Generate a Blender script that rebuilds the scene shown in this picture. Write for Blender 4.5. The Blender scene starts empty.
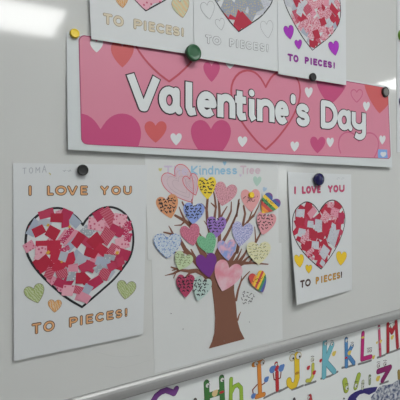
import bpy, bmesh, math, random
from mathutils import Matrix, Vector
from mathutils.geometry import tessellate_polygon
random.seed(7)
SC = bpy.context.scene
COL = SC.collection
# ------------------------------------------------------------------ camera
FPX = 403.0; DIST = 0.66; CAMZ = 1.40
V1 = Vector((0.87166308, -0.03879446, 0.48856776))      # board x in camera axes (right, down, forward)
NN = Vector((-0.48969827, -0.02830687, 0.87143234))     # board inward normal
DD = Vector((0.01997692, 0.99884619, 0.04367164))       # straight down
def cam_axis(i, s): return Vector((V1[i], NN[i], -DD[i])) * s
R_, U_, B_ = cam_axis(0, 1), cam_axis(1, -1), cam_axis(2, -1)
cd = bpy.data.cameras.new('camera'); cam = bpy.data.objects.new('camera', cd); COL.objects.link(cam)
cam.matrix_world = Matrix(((R_.x, U_.x, B_.x, 0), (R_.y, U_.y, B_.y, -DIST), (R_.z, U_.z, B_.z, CAMZ), (0, 0, 0, 1)))
cd.sensor_width = 36; cd.lens = 36 * FPX / 400; cd.clip_start = 0.02
SC.camera = cam
# ------------------------------------------------------------------ world, exposure
W = bpy.data.worlds.new('world'); SC.world = W; W.use_nodes = True
W.node_tree.nodes['Background'].inputs[0].default_value = (0.8, 0.86, 0.9, 1)
W.node_tree.nodes['Background'].inputs[1].default_value = 0.3
SC.view_settings.view_transform = 'Standard'; SC.view_settings.look = 'None'
SC.view_settings.gamma = 1; SC.view_settings.use_curve_mapping = False
SC.view_settings.exposure = -0.78
PANEL = 24.0            # radiance of the ceiling light panels
CEIL = 2.575
FILL_WINDOW = 5.0           # radiance of the added fill light panes

# ------------------------------------------------------------------ helpers
def lin(c):
    c /= 255.0
    return c / 12.92 if c <= 0.04045 else ((c + 0.055) / 1.055) ** 2.4
GAIN = 1.0
def rgb(r, g, b, k=GAIN): return tuple(min(0.92, lin(v) * k) for v in (r, g, b)) + (1,)

_m = {}
def mat(name, c, rough=0.6, var=0.04, scale=60, spec=0.3, metal=0.0):
    """plain surface with a faint procedural mottling"""
    if name in _m: return _m[name]
    m = bpy.data.materials.new(name); m.use_nodes = True; nt = m.node_tree
    b = nt.nodes['Principled BSDF']; b.inputs['Roughness'].default_value = rough
    b.inputs['Specular IOR Level'].default_value = spec; b.inputs['Metallic'].default_value = metal
    tc = nt.nodes.new('ShaderNodeTexCoord'); no = nt.nodes.new('ShaderNodeTexNoise')
    no.inputs['Scale'].default_value = scale; no.inputs['Detail'].default_value = 3
    nt.links.new(tc.outputs['Object'], no.inputs['Vector'])
    mx = nt.nodes.new('ShaderNodeMix'); mx.data_type = 'RGBA'
    mx.inputs[6].default_value = tuple(v * (1 - var) for v in c[:3]) + (1,)
    mx.inputs[7].default_value = tuple(min(0.95, v * (1 + var)) for v in c[:3]) + (1,)
    nt.links.new(no.outputs['Fac'], mx.inputs[0]); nt.links.new(mx.outputs[2], b.inputs['Base Color'])
    _m[name] = m; return m

def mat_mix(name, c1, c2, kind, scale, lo=0.45, hi=0.55, rough=0.6, angle=0.0, distort=0.0):
    """two inks mixed by a procedural pattern: stripes, dots, speckle, crayon"""
    if name in _m: return _m[name]
    m = bpy.data.materials.new(name); m.use_nodes = True; nt = m.node_tree
    b = nt.nodes['Principled BSDF']; b.inputs['Roughness'].default_value = rough
    b.inputs['Specular IOR Level'].default_value = 0.3
    tc = nt.nodes.new('ShaderNodeTexCoord'); mp = nt.nodes.new('ShaderNodeMapping')
    mp.inputs['Rotation'].default_value = (0, angle, 0)
    nt.links.new(tc.outputs['Object'], mp.inputs['Vector'])
    if kind in ('stripe', 'crayon'):
        t = nt.nodes.new('ShaderNodeTexWave'); t.wave_type = 'BANDS'; t.bands_direction = 'X'
        t.inputs['Distortion'].default_value = distort; t.inputs['Detail Scale'].default_value = 2
        t.inputs['Scale'].default_value = scale; out = t.outputs['Fac']
    elif kind == 'dots':
        t = nt.nodes.new('ShaderNodeTexVoronoi'); t.inputs['Scale'].default_value = scale
        t.inputs['Randomness'].default_value = 0.6; out = t.outputs['Distance']
    else:
        t = nt.nodes.new('ShaderNodeTexNoise'); t.inputs['Scale'].default_value = scale
        t.inputs['Detail'].default_value = 4; out = t.outputs['Fac']
    nt.links.new(mp.outputs['Vector'], t.inputs['Vector'])
    r = nt.nodes.new('ShaderNodeValToRGB')
    r.color_ramp.elements[0].position = lo; r.color_ramp.elements[1].position = hi
    r.color_ramp.elements[0].color = c1; r.color_ramp.elements[1].color = c2
    nt.links.new(out, r.inputs['Fac']); nt.links.new(r.outputs['Color'], b.inputs['Base Color'])
    _m[name] = m; return m

def mat_bands(name, cols, angle, width, rough=0.6, noise=0.004):
    """rainbow bands across a heart, in the heart's own coordinates"""
    m = bpy.data.materials.new(name); m.use_nodes = True; nt = m.node_tree
    b = nt.nodes['Principled BSDF']; b.inputs['Roughness'].default_value = rough
    tc = nt.nodes.new('ShaderNodeTexCoord'); mp = nt.nodes.new('ShaderNodeMapping')
    mp.inputs['Rotation'].default_value = (0, angle, 0)
    mp.inputs['Scale'].default_value = (1 / width,) * 3; mp.inputs['Location'].default_value = (0.5, 0, 0)
    sx = nt.nodes.new('ShaderNodeSeparateXYZ'); r = nt.nodes.new('ShaderNodeValToRGB')
    nt.links.new(tc.outputs['Object'], mp.inputs['Vector']); nt.links.new(mp.outputs['Vector'], sx.inputs['Vector'])
    nt.links.new(sx.outputs['X'], r.inputs['Fac']); nt.links.new(r.outputs['Color'], b.inputs['Base Color'])
    cr = r.color_ramp; cr.interpolation = 'CONSTANT'
    cr.elements[0].position = 0; cr.elements[0].color = cols[0]
    cr.elements[1].position = 1 / len(cols); cr.elements[1].color = cols[1]
    for i in range(2, len(cols)):
        e = cr.elements.new(i / len(cols)); e.color = cols[i]
    return m

def ray(px, py):
    r = Vector((px - 200, py - 200, FPX))
    return Vector((r.dot(V1), r.dot(NN), -r.dot(DD)))
def P(px, py, yf=None):
    """where the sight line of a measured point meets the sheet y = yf(x, z): its (x, z) on that sheet"""
    w = ray(px, py); y = 0.0
    for _ in range(1 if yf is None else 7):
        t = (y + DIST) / w.y; x, z = w.x * t, CAMZ + w.z * t
        if yf: y = yf(x, z)
    return (x, z)

class MB:
    """collects faces that end up as ONE mesh; mapping puts (x, z, height above sheet) onto a sheet"""
    def __init__(s, yf=None): s.v = []; s.f = []; s.mi = []; s.mats = []; s.yf = yf or (lambda x, z: 0.0)
    def m(s, material):
        if material not in s.mats: s.mats.append(material)
        return s.mats.index(material)
    def pt(s, x, z, h):
        s.v.append((x, s.yf(x, z) - h, z)); return len(s.v) - 1
    def raw(s, p): s.v.append(tuple(p)); return len(s.v) - 1
    def face(s, idx, material): s.f.append(tuple(idx)); s.mi.append(s.m(material))
    def poly(s, pts, h, material, thick=0.0):
        pts = list(pts)
        if sum(a[0] * b[1] - b[0] * a[1] for a, b in zip(pts, pts[1:] + pts[:1])) < 0: pts = pts[::-1]
        i0 = [s.pt(x, z, h) for x, z in pts]
        tris = tessellate_polygon([[Vector((x, z, 0)) for x, z in pts]]) if len(pts) > 4 else [tuple(range(len(pts)))]
        for t in tris:
            t = list(t)
            a = [pts[k] for k in t]
            if sum(p[0] * q[1] - q[0] * p[1] for p, q in zip(a, a[1:] + a[:1])) < 0: t = t[::-1]
            s.face([i0[k] for k in t], material)
        if thick:
            i1 = [s.pt(x, z, h - thick) for x, z in pts]; n = len(pts)
            for k in range(n): s.face((i0[k], i1[k], i1[(k + 1) % n], i0[(k + 1) % n]), material)
            for t in tris: s.face([i1[k] for k in reversed(list(t))], material)
    def disc(s, c, r, h, material, n=14, ry=None):
        ry = ry or r
        s.poly([(c[0] + r * math.cos(2 * math.pi * k / n), c[1] + ry * math.sin(2 * math.pi * k / n)) for k in range(n)], h, material)
    def stroke(s, pts, w, h, material, caps=True, closed=False, w1=None):
        s.k = getattr(s, 'k', 0) + 1; h = h + 8e-5 * (s.k % 3); hh = h
        pts = [Vector(p) for p in pts]
        q = [pts[0]]
        for p in pts[1:]:
            if (p - q[-1]).length > 1e-6: q.append(p)
        pts = q
        if len(pts) == 1: s.disc(pts[0], w / 2, h, material); return
        n = len(pts); segs = [(k, (k + 1) % n) for k in range(n if closed else n - 1)]
        dirs = [(pts[b] - pts[a]).normalized() for a, b in segs]
        nor = [Vector((-d.y, d.x)) for d in dirs]; N = len(segs)
        W_ = lambda k: (w if w1 is None else w + (w1 - w) * k / (n - 1)) / 2
        for k, (a, b) in enumerate(segs):
            def off(k2, end):
                if k2 is None: return nor[k]
                if dirs[k].dot(dirs[k2]) < 0.8: return nor[k]
                o = (nor[k] + nor[k2]).normalized(); return o / max(0.7, o.dot(nor[k]))
            pk = (k - 1) % N if (closed or k > 0) else None; nk = (k + 1) % N if (closed or k < N - 1) else None
            oa, ob = off(pk, 0) * W_(a), off(nk, 1) * W_(b)
            A, Bp = pts[a], pts[b]
            ids = [s.pt(*(A - oa), hh), s.pt(*(Bp - ob), hh), s.pt(*(Bp + ob), hh), s.pt(*(A + oa), hh)]
            s.face(ids, material)
            if nk is not None and dirs[k].dot(dirs[nk]) < 0.8: hh += 2e-5; s.disc(pts[b], W_(b), hh - 1e-5, material)
        if caps and not closed: s.disc(pts[0], W_(0), h - 1e-5, material); s.disc(pts[-1], W_(n - 1), hh + 1e-5, material)
    def box(s, x0, x1, y0, y1, z0, z1, material):
        i = [s.raw(p) for p in ((x0, y0, z0), (x1, y0, z0), (x1, y1, z0), (x0, y1, z0), (x0, y0, z1), (x1, y0, z1), (x1, y1, z1), (x0, y1, z1))]
        for f in ((0, 1, 5, 4), (1, 2, 6, 5), (2, 3, 7, 6), (3, 0, 4, 7), (4, 5, 6, 7), (3, 2, 1, 0)): s.face([i[k] for k in f], material)
    def build(s, name, parent=None, origin=None, smooth=False):
        me = bpy.data.meshes.new(name)
        o0 = Vector(parent.location if parent else (origin or (0, 0, 0)))
        pp = parent.parent if parent else None
        while pp: o0 += Vector(pp.location); pp = pp.parent
        me.from_pydata([tuple(Vector(v) - o0) for v in s.v], [], s.f)
        for m in s.mats: me.materials.append(m)
        me.polygons.foreach_set('material_index', s.mi)
        if smooth: me.polygons.foreach_set('use_smooth', [True] * len(me.polygons))
        me.update(); o = bpy.data.objects.new(name, me); COL.objects.link(o)
        if parent: o.parent = parent
        else: o.location = o0
        return o

def tag(o, label=None, cat=None, group=None, kind=None):
    for k, v in (('label', label), ('category', cat), ('group', group), ('kind', kind)):
        if v: o[k] = v
    return o
def thing(name, loc, label, cat, group=None):
    o = bpy.data.objects.new(name, None); COL.objects.link(o); o.location = loc; o.empty_display_size = 0.02
    return tag(o, label, cat, group)

def sheet(name, corners, yf, material, parent=None, nx=10, nz=12, thick=0.0005):
    """a thin solid sheet of paper over four (x, z) corners TL TR BR BL"""
    mb = MB(yf); tl, tr, br, bl = [Vector(c) for c in corners]
    g = {}
    for side, h in ((0, 0.0), (1, -thick)):
        for i in range(nx + 1):
            for j in range(nz + 1):
                s_, t_ = i / nx, j / nz
                p = (tl * (1 - s_) + tr * s_) * (1 - t_) + (bl * (1 - s_) + br * s_) * t_
                g[side, i, j] = mb.pt(p.x, p.y, h)
    for i in range(nx):
        for j in range(nz):
            mb.face((g[0, i, j], g[0, i, j + 1], g[0, i + 1, j + 1], g[0, i + 1, j]), material)
            mb.face((g[1, i, j], g[1, i + 1, j], g[1, i + 1, j + 1], g[1, i, j + 1]), material)
    for i in range(nx):
        mb.face((g[0, i, 0], g[0, i + 1, 0], g[1, i + 1, 0], g[1, i, 0]), material)
        mb.face((g[0, i + 1, nz], g[0, i, nz], g[1, i, nz], g[1, i + 1, nz]), material)
    for j in range(nz):
        mb.face((g[0, 0, j + 1], g[0, 0, j], g[1, 0, j], g[1, 0, j + 1]), material)
        mb.face((g[0, nx, j], g[0, nx, j + 1], g[1, nx, j + 1], g[1, nx, j]), material)
    return mb.build(name, parent, smooth=False)

def arc(cx, cy, rx, ry, a0, a1, n=14):
    return [(cx + rx * math.cos(math.radians(a0 + (a1 - a0) * k / n)), cy + ry * math.sin(math.radians(a0 + (a1 - a0) * k / n))) for k in range(n + 1)]
G = {
 'I': [[(.5, 0), (.5, 1)]], 'L': [[(0, 1), (0, 0), (1, 0)]], 'O': [arc(.5, .5, .5, .5, 0, 360, 24)],
 'V': [[(0, 1), (.46, 0), (.54, 0), (1, 1)]], 'E': [[(1, 1), (0, 1), (0, 0), (1, 0)], [(0, .52), (.85, .52)]],
 'Y': [[(0, 1), (.5, .48), (1, 1)], [(.5, .48), (.5, 0)]], 'U': [[(0, 1)] + arc(.5, .4, .5, .4, 180, 360) + [(1, 1)]],
 'T': [[(0, 1), (1, 1)], [(.5, 1), (.5, 0)]], 'P': [[(0, 0), (0, 1), (.5, 1)] + arc(.5, .74, .5, .26, 90, -90) + [(0, .48)]],
 'C': [arc(.55, .5, .55, .5, 50, 310, 20)], 'S': [arc(.5, .75, .46, .25, 35, 270, 12) + arc(.5, .25, .48, .25, 90, -145, 12)],
 '!': [[(.5, 1), (.5, .36)], [(.5, .02)]], 'D': [[(0, 0), (0, 1), (.35, 1)] + arc(.35, .5, .65, .5, 90, -90) + [(0, 0)]],
 'K': [[(0, 0), (0, 1)], [(1, 1), (0, .42), (1, 0)]], 'A': [[(0, 0), (.5, 1), (1, 0)], [(.2, .4), (.8, .4)]],
 'M': [[(0, 0), (0, 1), (.5, .4), (1, 1), (1, 0)]], 'N': [[(0, 0), (0, 1), (1, 0), (1, 1)]],
 'a': [arc(.42, .5, .42, .5, 0, 360, 20), [(.84, 1), (.84, .2), (1, 0)]], 'l': [[(.2, 1), (.2, .16), (.5, 0), (1, .03)]],
 'e': [[(.03, .52), (1, .52)] + arc(.5, .5, .5, .5, 4, 305, 18)], 'n': [[(0, 1), (0, 0)], arc(.5, .58, .5, .42, 180, 0) + [(1, 0)]],
 't': [[(.38, 1), (.38, .14), (.6, 0), (1, .03)], [(0, .72), (1, .72)]], 'i': [[(.4, .68), (.4, .12), (.8, 0)], [(.4, 1)]],
 's': [arc(.5, .76, .44, .24, 30, 270, 10) + arc(.5, .26, .48, .26, 90, -150, 10)], "'": [[(.6, 1), (.4, 0)]],
 'y': [[(0, 1)] + arc(.5, .68, .5, .24, 180, 300, 8) + [(1, .62)], [(1, 1), (1, .24)] + arc(.55, .22, .45, .22, 0, -130, 10)],
 'd': [arc(.45, .36, .45, .36, 0, 360, 18), [(.92, 1), (.92, 0)]], 'r': [[(0, 1), (0, 0)], arc(.6, .5, .6, .5, 180, 80, 8)],
 'h': [[(0, 1), (0, 0)], arc(.5, .4, .5, .3, 180, 0) + [(1, 0)]],
}
def glyphs(mb, spec, base, top, sw, layers, yf=None, square=False):
    """spec: (char, left px, right px, y-range in cap heights); base/top: measured lines ((x,y),(x,y)); layers: (extra width, height, material)"""
    def ln(l, x): (a, b), (c, d) = l; return b + (d - b) * (x - a) / (c - a)
    for ch, x0, x1, lo, hi in spec:
        def corner(x, g): return P(x, ln(base, x) + g * (ln(top, x) - ln(base, x)), yf)
        bl, br, tl, tr = [Vector(c) for c in (corner(x0, lo), corner(x1, lo), corner(x0, hi), corner(x1, hi))]
        w, h = (br - bl).length, (tl - bl).length
        ix, iy = min(.5, sw / 2 / w), min(.5, sw / 2 / h)
        for pl in G[ch]:
            pts = []
            for gx, gy in pl:
                s_, t_ = ix + gx * (1 - 2 * ix), iy + gy * (1 - 2 * iy)
                pts.append((bl * (1 - s_) + br * s_) * (1 - t_) + (tl * (1 - s_) + tr * s_) * t_)
            for ex, hh, m in layers:
                q = list(pts)
                if square and len(q) > 1:
                    e = sw * .3 + ex / 2
                    q = [q[0] + (q[0] - q[1]).normalized() * e] + q[1:-1] + [q[-1] + (q[-1] - q[-2]).normalized() * e]
                mb.stroke(q, sw + ex, hh, m, caps=not (square and len(q) > 1))

def heart_px(cx, cy, w, h, rot, n=40):
    """heart outline in picture measurements: centre, width, height, turn (clockwise positive)"""
    half = [(0, .29), (.07, .40), (.16, .475), (.27, .50), (.385, .465), (.47, .37), (.50, .24), (.475, .09), (.40, -.07), (.28, -.235), (.13, -.395), (0, -.5)]
    m_ = max(2, n // 22); r_ = []
    for i in range(len(half) - 1):
        p0, p1, p2, p3 = half[max(0, i - 1)], half[i], half[i + 1], half[min(len(half) - 1, i + 2)]
        for k in range(m_):
            t = k / m_
            r_.append(tuple(.5 * (2 * p1[j] + (p2[j] - p0[j]) * t + (2 * p0[j] - 5 * p1[j] + 4 * p2[j] - p3[j]) * t * t + (3 * p1[j] - p0[j] - 3 * p2[j] + p3[j]) * t ** 3) for j in (0, 1)))
    r_.append(half[-1])
    pts = [(x * w, -y * h) for x, y in r_] + [(-x * w, -y * h) for x, y in r_[-2:0:-1]]
    a = math.radians(rot)
    return [(cx + x * math.cos(a) - y * math.sin(a), cy + x * math.sin(a) + y * math.cos(a)) for x, y in pts]
def heart(cx, cy, w, h, rot=0, yf=None, n=40): return [P(x, y, yf) for x, y in heart_px(cx, cy, w, h, rot, n)]
def inside(p, poly):
    r = False; n = len(poly)
    for k in range(n):
        (x1, y1), (x2, y2) = poly[k], poly[(k + 1) % n]
        if (y1 > p[1]) != (y2 > p[1]) and p[0] < (x2 - x1) * (p[1] - y1) / (y2 - y1) + x1: r = not r
    return r
def clip(poly, cl):
    """cut a polygon to a convex counter-clockwise one"""
    if sum(a[0] * b[1] - b[0] * a[1] for a, b in zip(cl, cl[1:] + cl[:1])) < 0: cl = cl[::-1]
    out = list(poly)
    for k in range(len(cl)):
        a, b = cl[k], cl[(k + 1) % len(cl)]; src, out = out, []
        side = lambda p: (b[0] - a[0]) * (p[1] - a[1]) - (b[1] - a[1]) * (p[0] - a[0])
        for i in range(len(src)):
            p, q = src[i - 1], src[i]; sp, sq = side(p), side(q)
            if (sp >= 0) != (sq >= 0):
                t = sp / (sp - sq); out.append((p[0] + (q[0] - p[0]) * t, p[1] + (q[1] - p[1]) * t))
            if sq >= 0: out.append(q)
        if not out: return []
    return out

def scribble(mb, cx, cy, w, h, rot, rows, sw, hh, material, yf=None, rnd=random):
    """rows of small hand-written marks"""
    a = math.radians(rot)
    def T(x, y): return P(cx + x * math.cos(a) - y * math.sin(a), cy + x * math.sin(a) + y * math.cos(a), yf)
    for r in range(rows):
        y0 = -h / 2 + h * (r + .5) / rows; ext = w * (0.5 if r < rows - 1 else 0.28); x = -ext
        rh = h / rows * 0.42
        while x < ext:
            wl = rnd.uniform(2.0, 4.5); pts = []; xx = x
            while xx < min(x + wl, ext):
                pts.append(T(xx, y0 + rnd.uniform(-rh, rh))); xx += rnd.uniform(0.5, 0.9)
            if len(pts) > 1: mb.stroke(pts, sw, hh, material, caps=False)
            x = xx + rnd.uniform(0.6, 1.1)

# ------------------------------------------------------------------ materials
PAPER = mat('white_paper', rgb(203, 207, 208), 0.55, 0.015, 30)
PAPER2 = mat('poster_paper', rgb(205, 208, 207), 0.5, 0.015, 30)
BANNERP = mat('banner_paper', rgb(196, 202, 203), 0.45, 0.01, 30)
BLACK = mat('black_ink', rgb(38, 40, 44), 0.6)
GREYINK = mat('grey_ink', rgb(120, 122, 128), 0.6)
PENCIL = mat('pencil', rgb(160, 165, 172), 0.7)
def ink(n, r, g, b): return mat('ink_' + n, rgb(r, g, b), 0.6, 0.04, 80)

# ------------------------------------------------------------------ the room
WALLP = mat('wall_paint', (0.62, 0.635, 0.63, 1), 0.7, 0.02, 4)
def struct(name, box, m):
    mb = MB(); mb.box(*box, m); o = mb.build(name); tag(o, kind='structure'); return o
WY = 0.007
RX0, RX1, RY = -2.6, 8.6, -7.4
struct('wall_front', (RX0, RX1, WY, WY + .1, 0, CEIL), WALLP)
struct('wall_back', (RX0, RX1, RY - .1, RY, 0, CEIL), WALLP)
struct('wall_left', (RX0 - .1, RX0, RY, WY, 0, CEIL), WALLP)
struct('wall_right', (RX1, RX1 + .1, RY, WY, 0, CEIL), WALLP)
struct('floor', (RX0 - .1, RX1 + .1, RY - .1, WY + .1, -.1, 0), mat('vinyl_floor', (0.32, 0.31, 0.3, 1), 0.45, 0.1, 8))
struct('ceiling', (RX0 - .1, RX1 + .1, RY - .1, WY + .1, CEIL, CEIL + .1), mat('ceiling_tile', (0.48, 0.485, 0.48, 1), 0.8, 0.04, 50))
struct('baseboard_front', (RX0, RX1, WY - .012, WY, 0, .1), mat('skirting', (0.5, 0.5, 0.5, 1), 0.5))
# ceiling light panels
em = bpy.data.materials.new('light_diffuser'); em.use_nodes = True
b = em.node_tree.nodes['Principled BSDF']; b.inputs['Base Color'].default_value = (.8, .8, .8, 1)
b.inputs['Emission Color'].default_value = (1.0, 1.0, 0.99, 1); b.inputs['Emission Strength'].default_value = PANEL
FRAMEM = mat('light_frame', (0.7, 0.7, 0.7, 1), 0.4)
proto = None
for x, y, lab in ((0.31, -2.43, 'first from the left in the middle row'), (2.47, -2.43, 'second in the middle row'), (4.63, -2.43, 'third in the middle row'), (6.79, -2.43, 'last in the middle row'),
                  (0.27, -1.2, 'left one of the pair added for light nearest the whiteboard'), (0.93, -1.2, 'right one of the pair added for light nearest the whiteboard'), (2.47, -4.86, 'first in the rear row'), (4.63, -4.86, 'second in the rear row'), (6.79, -4.86, 'last in the rear row')):  # the pair near the board is added, unseen, for more light from above
    lab = 'square white ceiling light panel, ' + lab
    if proto is None:
        proto = thing('ceiling_light', (x, y, CEIL), lab, 'light', 'ceiling light panels')
        mb = MB(); s = 0.3
        for (a0, a1, b0, b1) in ((-s, s, -s, -s + .02), (-s, s, s - .02, s), (-s, -s + .02, -s + .02, s - .02), (s - .02, s, -s + .02, s - .02)):
            mb.box(x + a0, x + a1, y + b0, y + b1, CEIL - .014, CEIL, FRAMEM)
        mb.build('frame', proto)
        mb = MB(); mb.box(x - .28, x + .28, y - .28, y + .28, CEIL - .010, CEIL - .0005, em); mb.build('diffuser', proto)
    else:
        o = proto.copy(); COL.objects.link(o); o.location = (x, y, CEIL); o['label'] = lab
        for ch in proto.children:
            c = ch.copy(); COL.objects.link(c); c.parent = o
# unseen windows added as fill light, right wall and far back wall
fill_glow = bpy.data.materials.new('fill_light_glass'); fill_glow.use_nodes = True
b = fill_glow.node_tree.nodes['Principled BSDF']; b.inputs['Base Color'].default_value = (.5, .55, .6, 1); b.inputs['Roughness'].default_value = .1
b.inputs['Emission Color'].default_value = (0.92, 0.98, 1.0, 1); b.inputs['Emission Strength'].default_value = FILL_WINDOW
wn = 0
for side, c in (('x', -1.7), ('x', -3.7), ('y', 4.2), ('y', 6.6)):
    wn += 1; fr_, gl = MB(), MB(); hw, z0, z1 = .8, .95, 2.25
    def bb(m_, a0, a1, d0, d1, zz0, zz1, mt):
        if side == 'x': m_.box(RX1 - d1, RX1 - d0, c + a0, c + a1, zz0, zz1, mt)
        else: m_.box(c + a0, c + a1, RY + d0, RY + d1, zz0, zz1, mt)
    bb(gl, -hw, hw, .0, .02, z0, z1, fill_glow)
    for a0, a1, zz0, zz1 in ((-hw - .06, -hw, z0 - .06, z1 + .06), (hw, hw + .06, z0 - .06, z1 + .06), (-hw, hw, z0 - .06, z0), (-hw, hw, z1, z1 + .06), (-.03, .03, z0, z1)):
        bb(fr_, a0, a1, .0, .05, zz0, zz1, FRAMEM)
    o = fr_.build('added_window_%d' % wn); tag(o, kind='structure')
    g_ = gl.build('glow_pane', o)
# ------------------------------------------------------------------ whiteboard
wb = thing('whiteboard', (0.9, 0, 1.0565), 'glossy white whiteboard on the wall with a grey metal bottom rail', 'whiteboard')
WBM = mat('whiteboard_enamel', rgb(175, 177, 175, 1.35), 0.065, 0.01, 3, spec=0.5)
ALU = mat('brushed_aluminium', (0.40, 0.405, 0.40, 1), 0.55, 0.06, 120, spec=0.5, metal=0.75)
ZB = 1.0565; BX0, BX1, BZT = -0.9, 2.6, 2.27
mb = MB(); mb.box(BX0, BX1, 0, WY, ZB - 0.012, BZT, WBM); mb.build('writing_surface', wb)
def extrude(prof, axis, a, b, m, name, parent):
    """profile of (y, t) run along x (t is z) or along z (t is x)"""
    mb = MB(); n = len(prof)
    f = (lambda s, y, t: (s, y, t)) if axis == 'x' else (lambda s, y, t: (t, y, s))
    A = [mb.raw(f(a, y, t)) for y, t in prof]; Bq = [mb.raw(f(b, y, t)) for y, t in prof]
    for k in range(n): mb.face((A[k], A[(k + 1) % n], Bq[(k + 1) % n], Bq[k]), m)
    mb.face(A[::-1], m); mb.face(Bq, m)
    o = mb.build(name, parent); bmx = bmesh.new(); bmx.from_mesh(o.data); bmesh.ops.recalc_face_normals(bmx, faces=bmx.faces[:]); bmx.to_mesh(o.data); bmx.free(); return o
zr = ZB
prof = [(0.0, zr), (-0.0012, zr), (-0.0036, zr - .0014), (-0.0062, zr - .0045), (-0.0076, zr - .0085), (-0.0081, zr - .0135),
        (-0.0081, zr - .0205), (-0.0068, zr - .0232), (-0.003, zr - .0245), (0.0045, zr - .0245), (0.0045, zr - .014), (0.0, zr - .0125)]
extrude(prof, 'x', BX0 - .012, BX1 + .012, ALU, 'bottom_rail', wb)
pt = [(0, BZT), (-.004, BZT), (-.009, BZT + .006), (-.009, BZT + .02), (-.004, BZT + .026), (.0065, BZT + .026), (.0065, BZT)]
extrude(pt, 'x', BX0 - .012, BX1 + .012, ALU, 'top_rail', wb)
for sx, x in ((-1, BX0), (1, BX1)):
    pr = [(.0065, x), (-.006, x), (-.009, x + sx * .006), (-.006, x + sx * .012), (.0065, x + sx * .012)]
    extrude(pr, 'z', ZB - .0125, BZT, ALU, 'side_rail', wb)
mb = MB()     # faint marker arcs left on the board
for c in (((96, 352), (112, 356), (128, 357), (140, 355)), ((104, 366), (118, 368), (134, 365), (150, 360))):
    mb.stroke([P(*q) for q in c], 0.0006, 0.0002, mat('faint_marker', rgb(162, 165, 163, 1.35), 0.4))
mb.build('marker_trace', wb)

# ------------------------------------------------------------------ collage cards
HEART = [(83, 225), (79, 220), (75, 216), (66, 210), (57, 208), (47, 210), (37, 216), (29, 225), (26, 236), (26, 248), (29, 258), (36, 269), (46, 280), (58, 291), (70, 300), (82, 307),
         (92, 298.5), (103, 289), (114, 279), (123, 268), (130, 257), (133, 245), (133, 234), (131, 224), (126, 215), (118, 209), (109, 207), (100, 209), (92, 214), (86, 220)]
CR = [mat('scrap_crimson', rgb(168, 36, 60), 0.55, 0.06, 40), mat('scrap_red', rgb(178, 40, 66), 0.55, 0.05, 40)]
RO = [mat('scrap_rose', rgb(176, 56, 86), 0.55, 0.06, 40), mat('scrap_magenta', rgb(170, 44, 80), 0.55, 0.06, 40)]
HA = [mat_mix('scrap_hatched_%d' % k, rgb(206, 130, 146), rgb(166, 40, 70), 'stripe', 130, .15, .4, angle=a) for k, a in enumerate((.8, -.6, 1.2))]
GB = [mat('scrap_grey_blue', rgb(158, 168, 184), 0.55, 0.05, 40), mat('scrap_pale_grey', rgb(170, 176, 186), 0.55, 0.05, 40)]
GD = [mat_mix('scrap_grey_dotted', rgb(206, 208, 206), rgb(152, 160, 168), 'dots', 260, .2, .35)]
PK = [mat_mix('scrap_pink_dotted', rgb(172, 62, 96), rgb(208, 142, 160), 'dots', 190, .18, .3), mat('scrap_pink', rgb(206, 138, 156), 0.55, 0.06, 60)]
PP = [mat_mix('scrap_pale_pink', rgb(184, 80, 110), rgb(214, 160, 174), 'dots', 160, .2, .34)]
MD = [mat_mix('scrap_magenta_dotted', rgb(215, 190, 200), rgb(178, 50, 92), 'dots', 330, .2, .3)]
BD = [mat_mix('scrap_blue_dotted', rgb(196, 180, 110), rgb(142, 150, 164), 'dots', 230, .2, .32), mat_mix('scrap_blue_pink_dotted', rgb(196, 130, 140), rgb(150, 156, 168), 'dots', 200, .18, .3)]
LG = [mat_mix('scrap_light_speckled', rgb(150, 155, 165), rgb(186, 190, 198), 'dots', 300, .2, .32)]
SPK = [mat_mix('scrap_pink_speckled', rgb(214, 180, 188), rgb(190, 96, 118), 'noise', 420, .42, .58)]
KIND = dict(y=[mat('scrap_yellow', rgb(206, 160, 62), .55)], c=CR, r=RO, h=HA, g=GB, d=GD, p=PK, w=PP, m=MD, b=BD, l=LG, s=SPK)

def smooth(pts, tip, m=4):
    """rounds an outline between its cleft (first point) and its tip"""
    out = []
    for run in (pts[:tip + 1], pts[tip:] + pts[:1]):
        for i in range(len(run) - 1):
            p0, p1, p2, p3 = run[max(0, i - 1)], run[i], run[i + 1], run[min(len(run) - 1, i + 2)]
            for k in range(m):
                t = k / m
                out.append(tuple(.5 * (2 * p1[j] + (p2[j] - p0[j]) * t + (2 * p0[j] - 5 * p1[j] + 4 * p2[j] - p3[j]) * t * t + (3 * p1[j] - p0[j] - 3 * p2[j] + p3[j]) * t ** 3) for j in (0, 1)))
    return out
def bbox(pts): xs = [p[0] for p in pts]; zs = [p[1] for p in pts]; return min(xs), max(xs), min(zs), max(zs)
YL = lambda x, z: -(0.0012 + 0.004 * max(0, (1.44 - z) / .3))
def flat_card(z_bot, y_bot, y_top): return lambda x, z: -(y_bot + (y_top - y_bot) * (z - z_bot) / .297)
HB = [P(x, y, YL) for x, y in smooth(HEART, 15)]; TIP = P(82, 307, YL)

def scrap(card, yf, c, w, h, a, kind, k, outline=None, squash=True):
    ca, sa = math.cos(a), math.sin(a); j = lambda: random.uniform(-.07, .07)
    q = []
    for sx, sz in ((-.5, -.5), (.5, -.5), (.5, .5), (-.5, .5)):
        x, z = (sx + j()) * w, (sz + j()) * h
        p = Vector((c[0] + x * ca - z * sa, c[1] + x * sa + z * ca))
        if outline and not inside(p, outline):
            cc = Vector(c); lo, hi = 0.0, 1.0
            for _ in range(10):
                mdl = (lo + hi) / 2
                if inside(cc + (p - cc) * mdl, outline): lo = mdl
                else: hi = mdl
            p = cc + (p - cc) * lo
        q.append(tuple(p))
    mb = MB(yf); mb.poly(q, 0.00055 + 0.000014 * k, random.choice(KIND[kind]), thick=0.00012); mb.build('paper_scrap', card)

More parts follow.
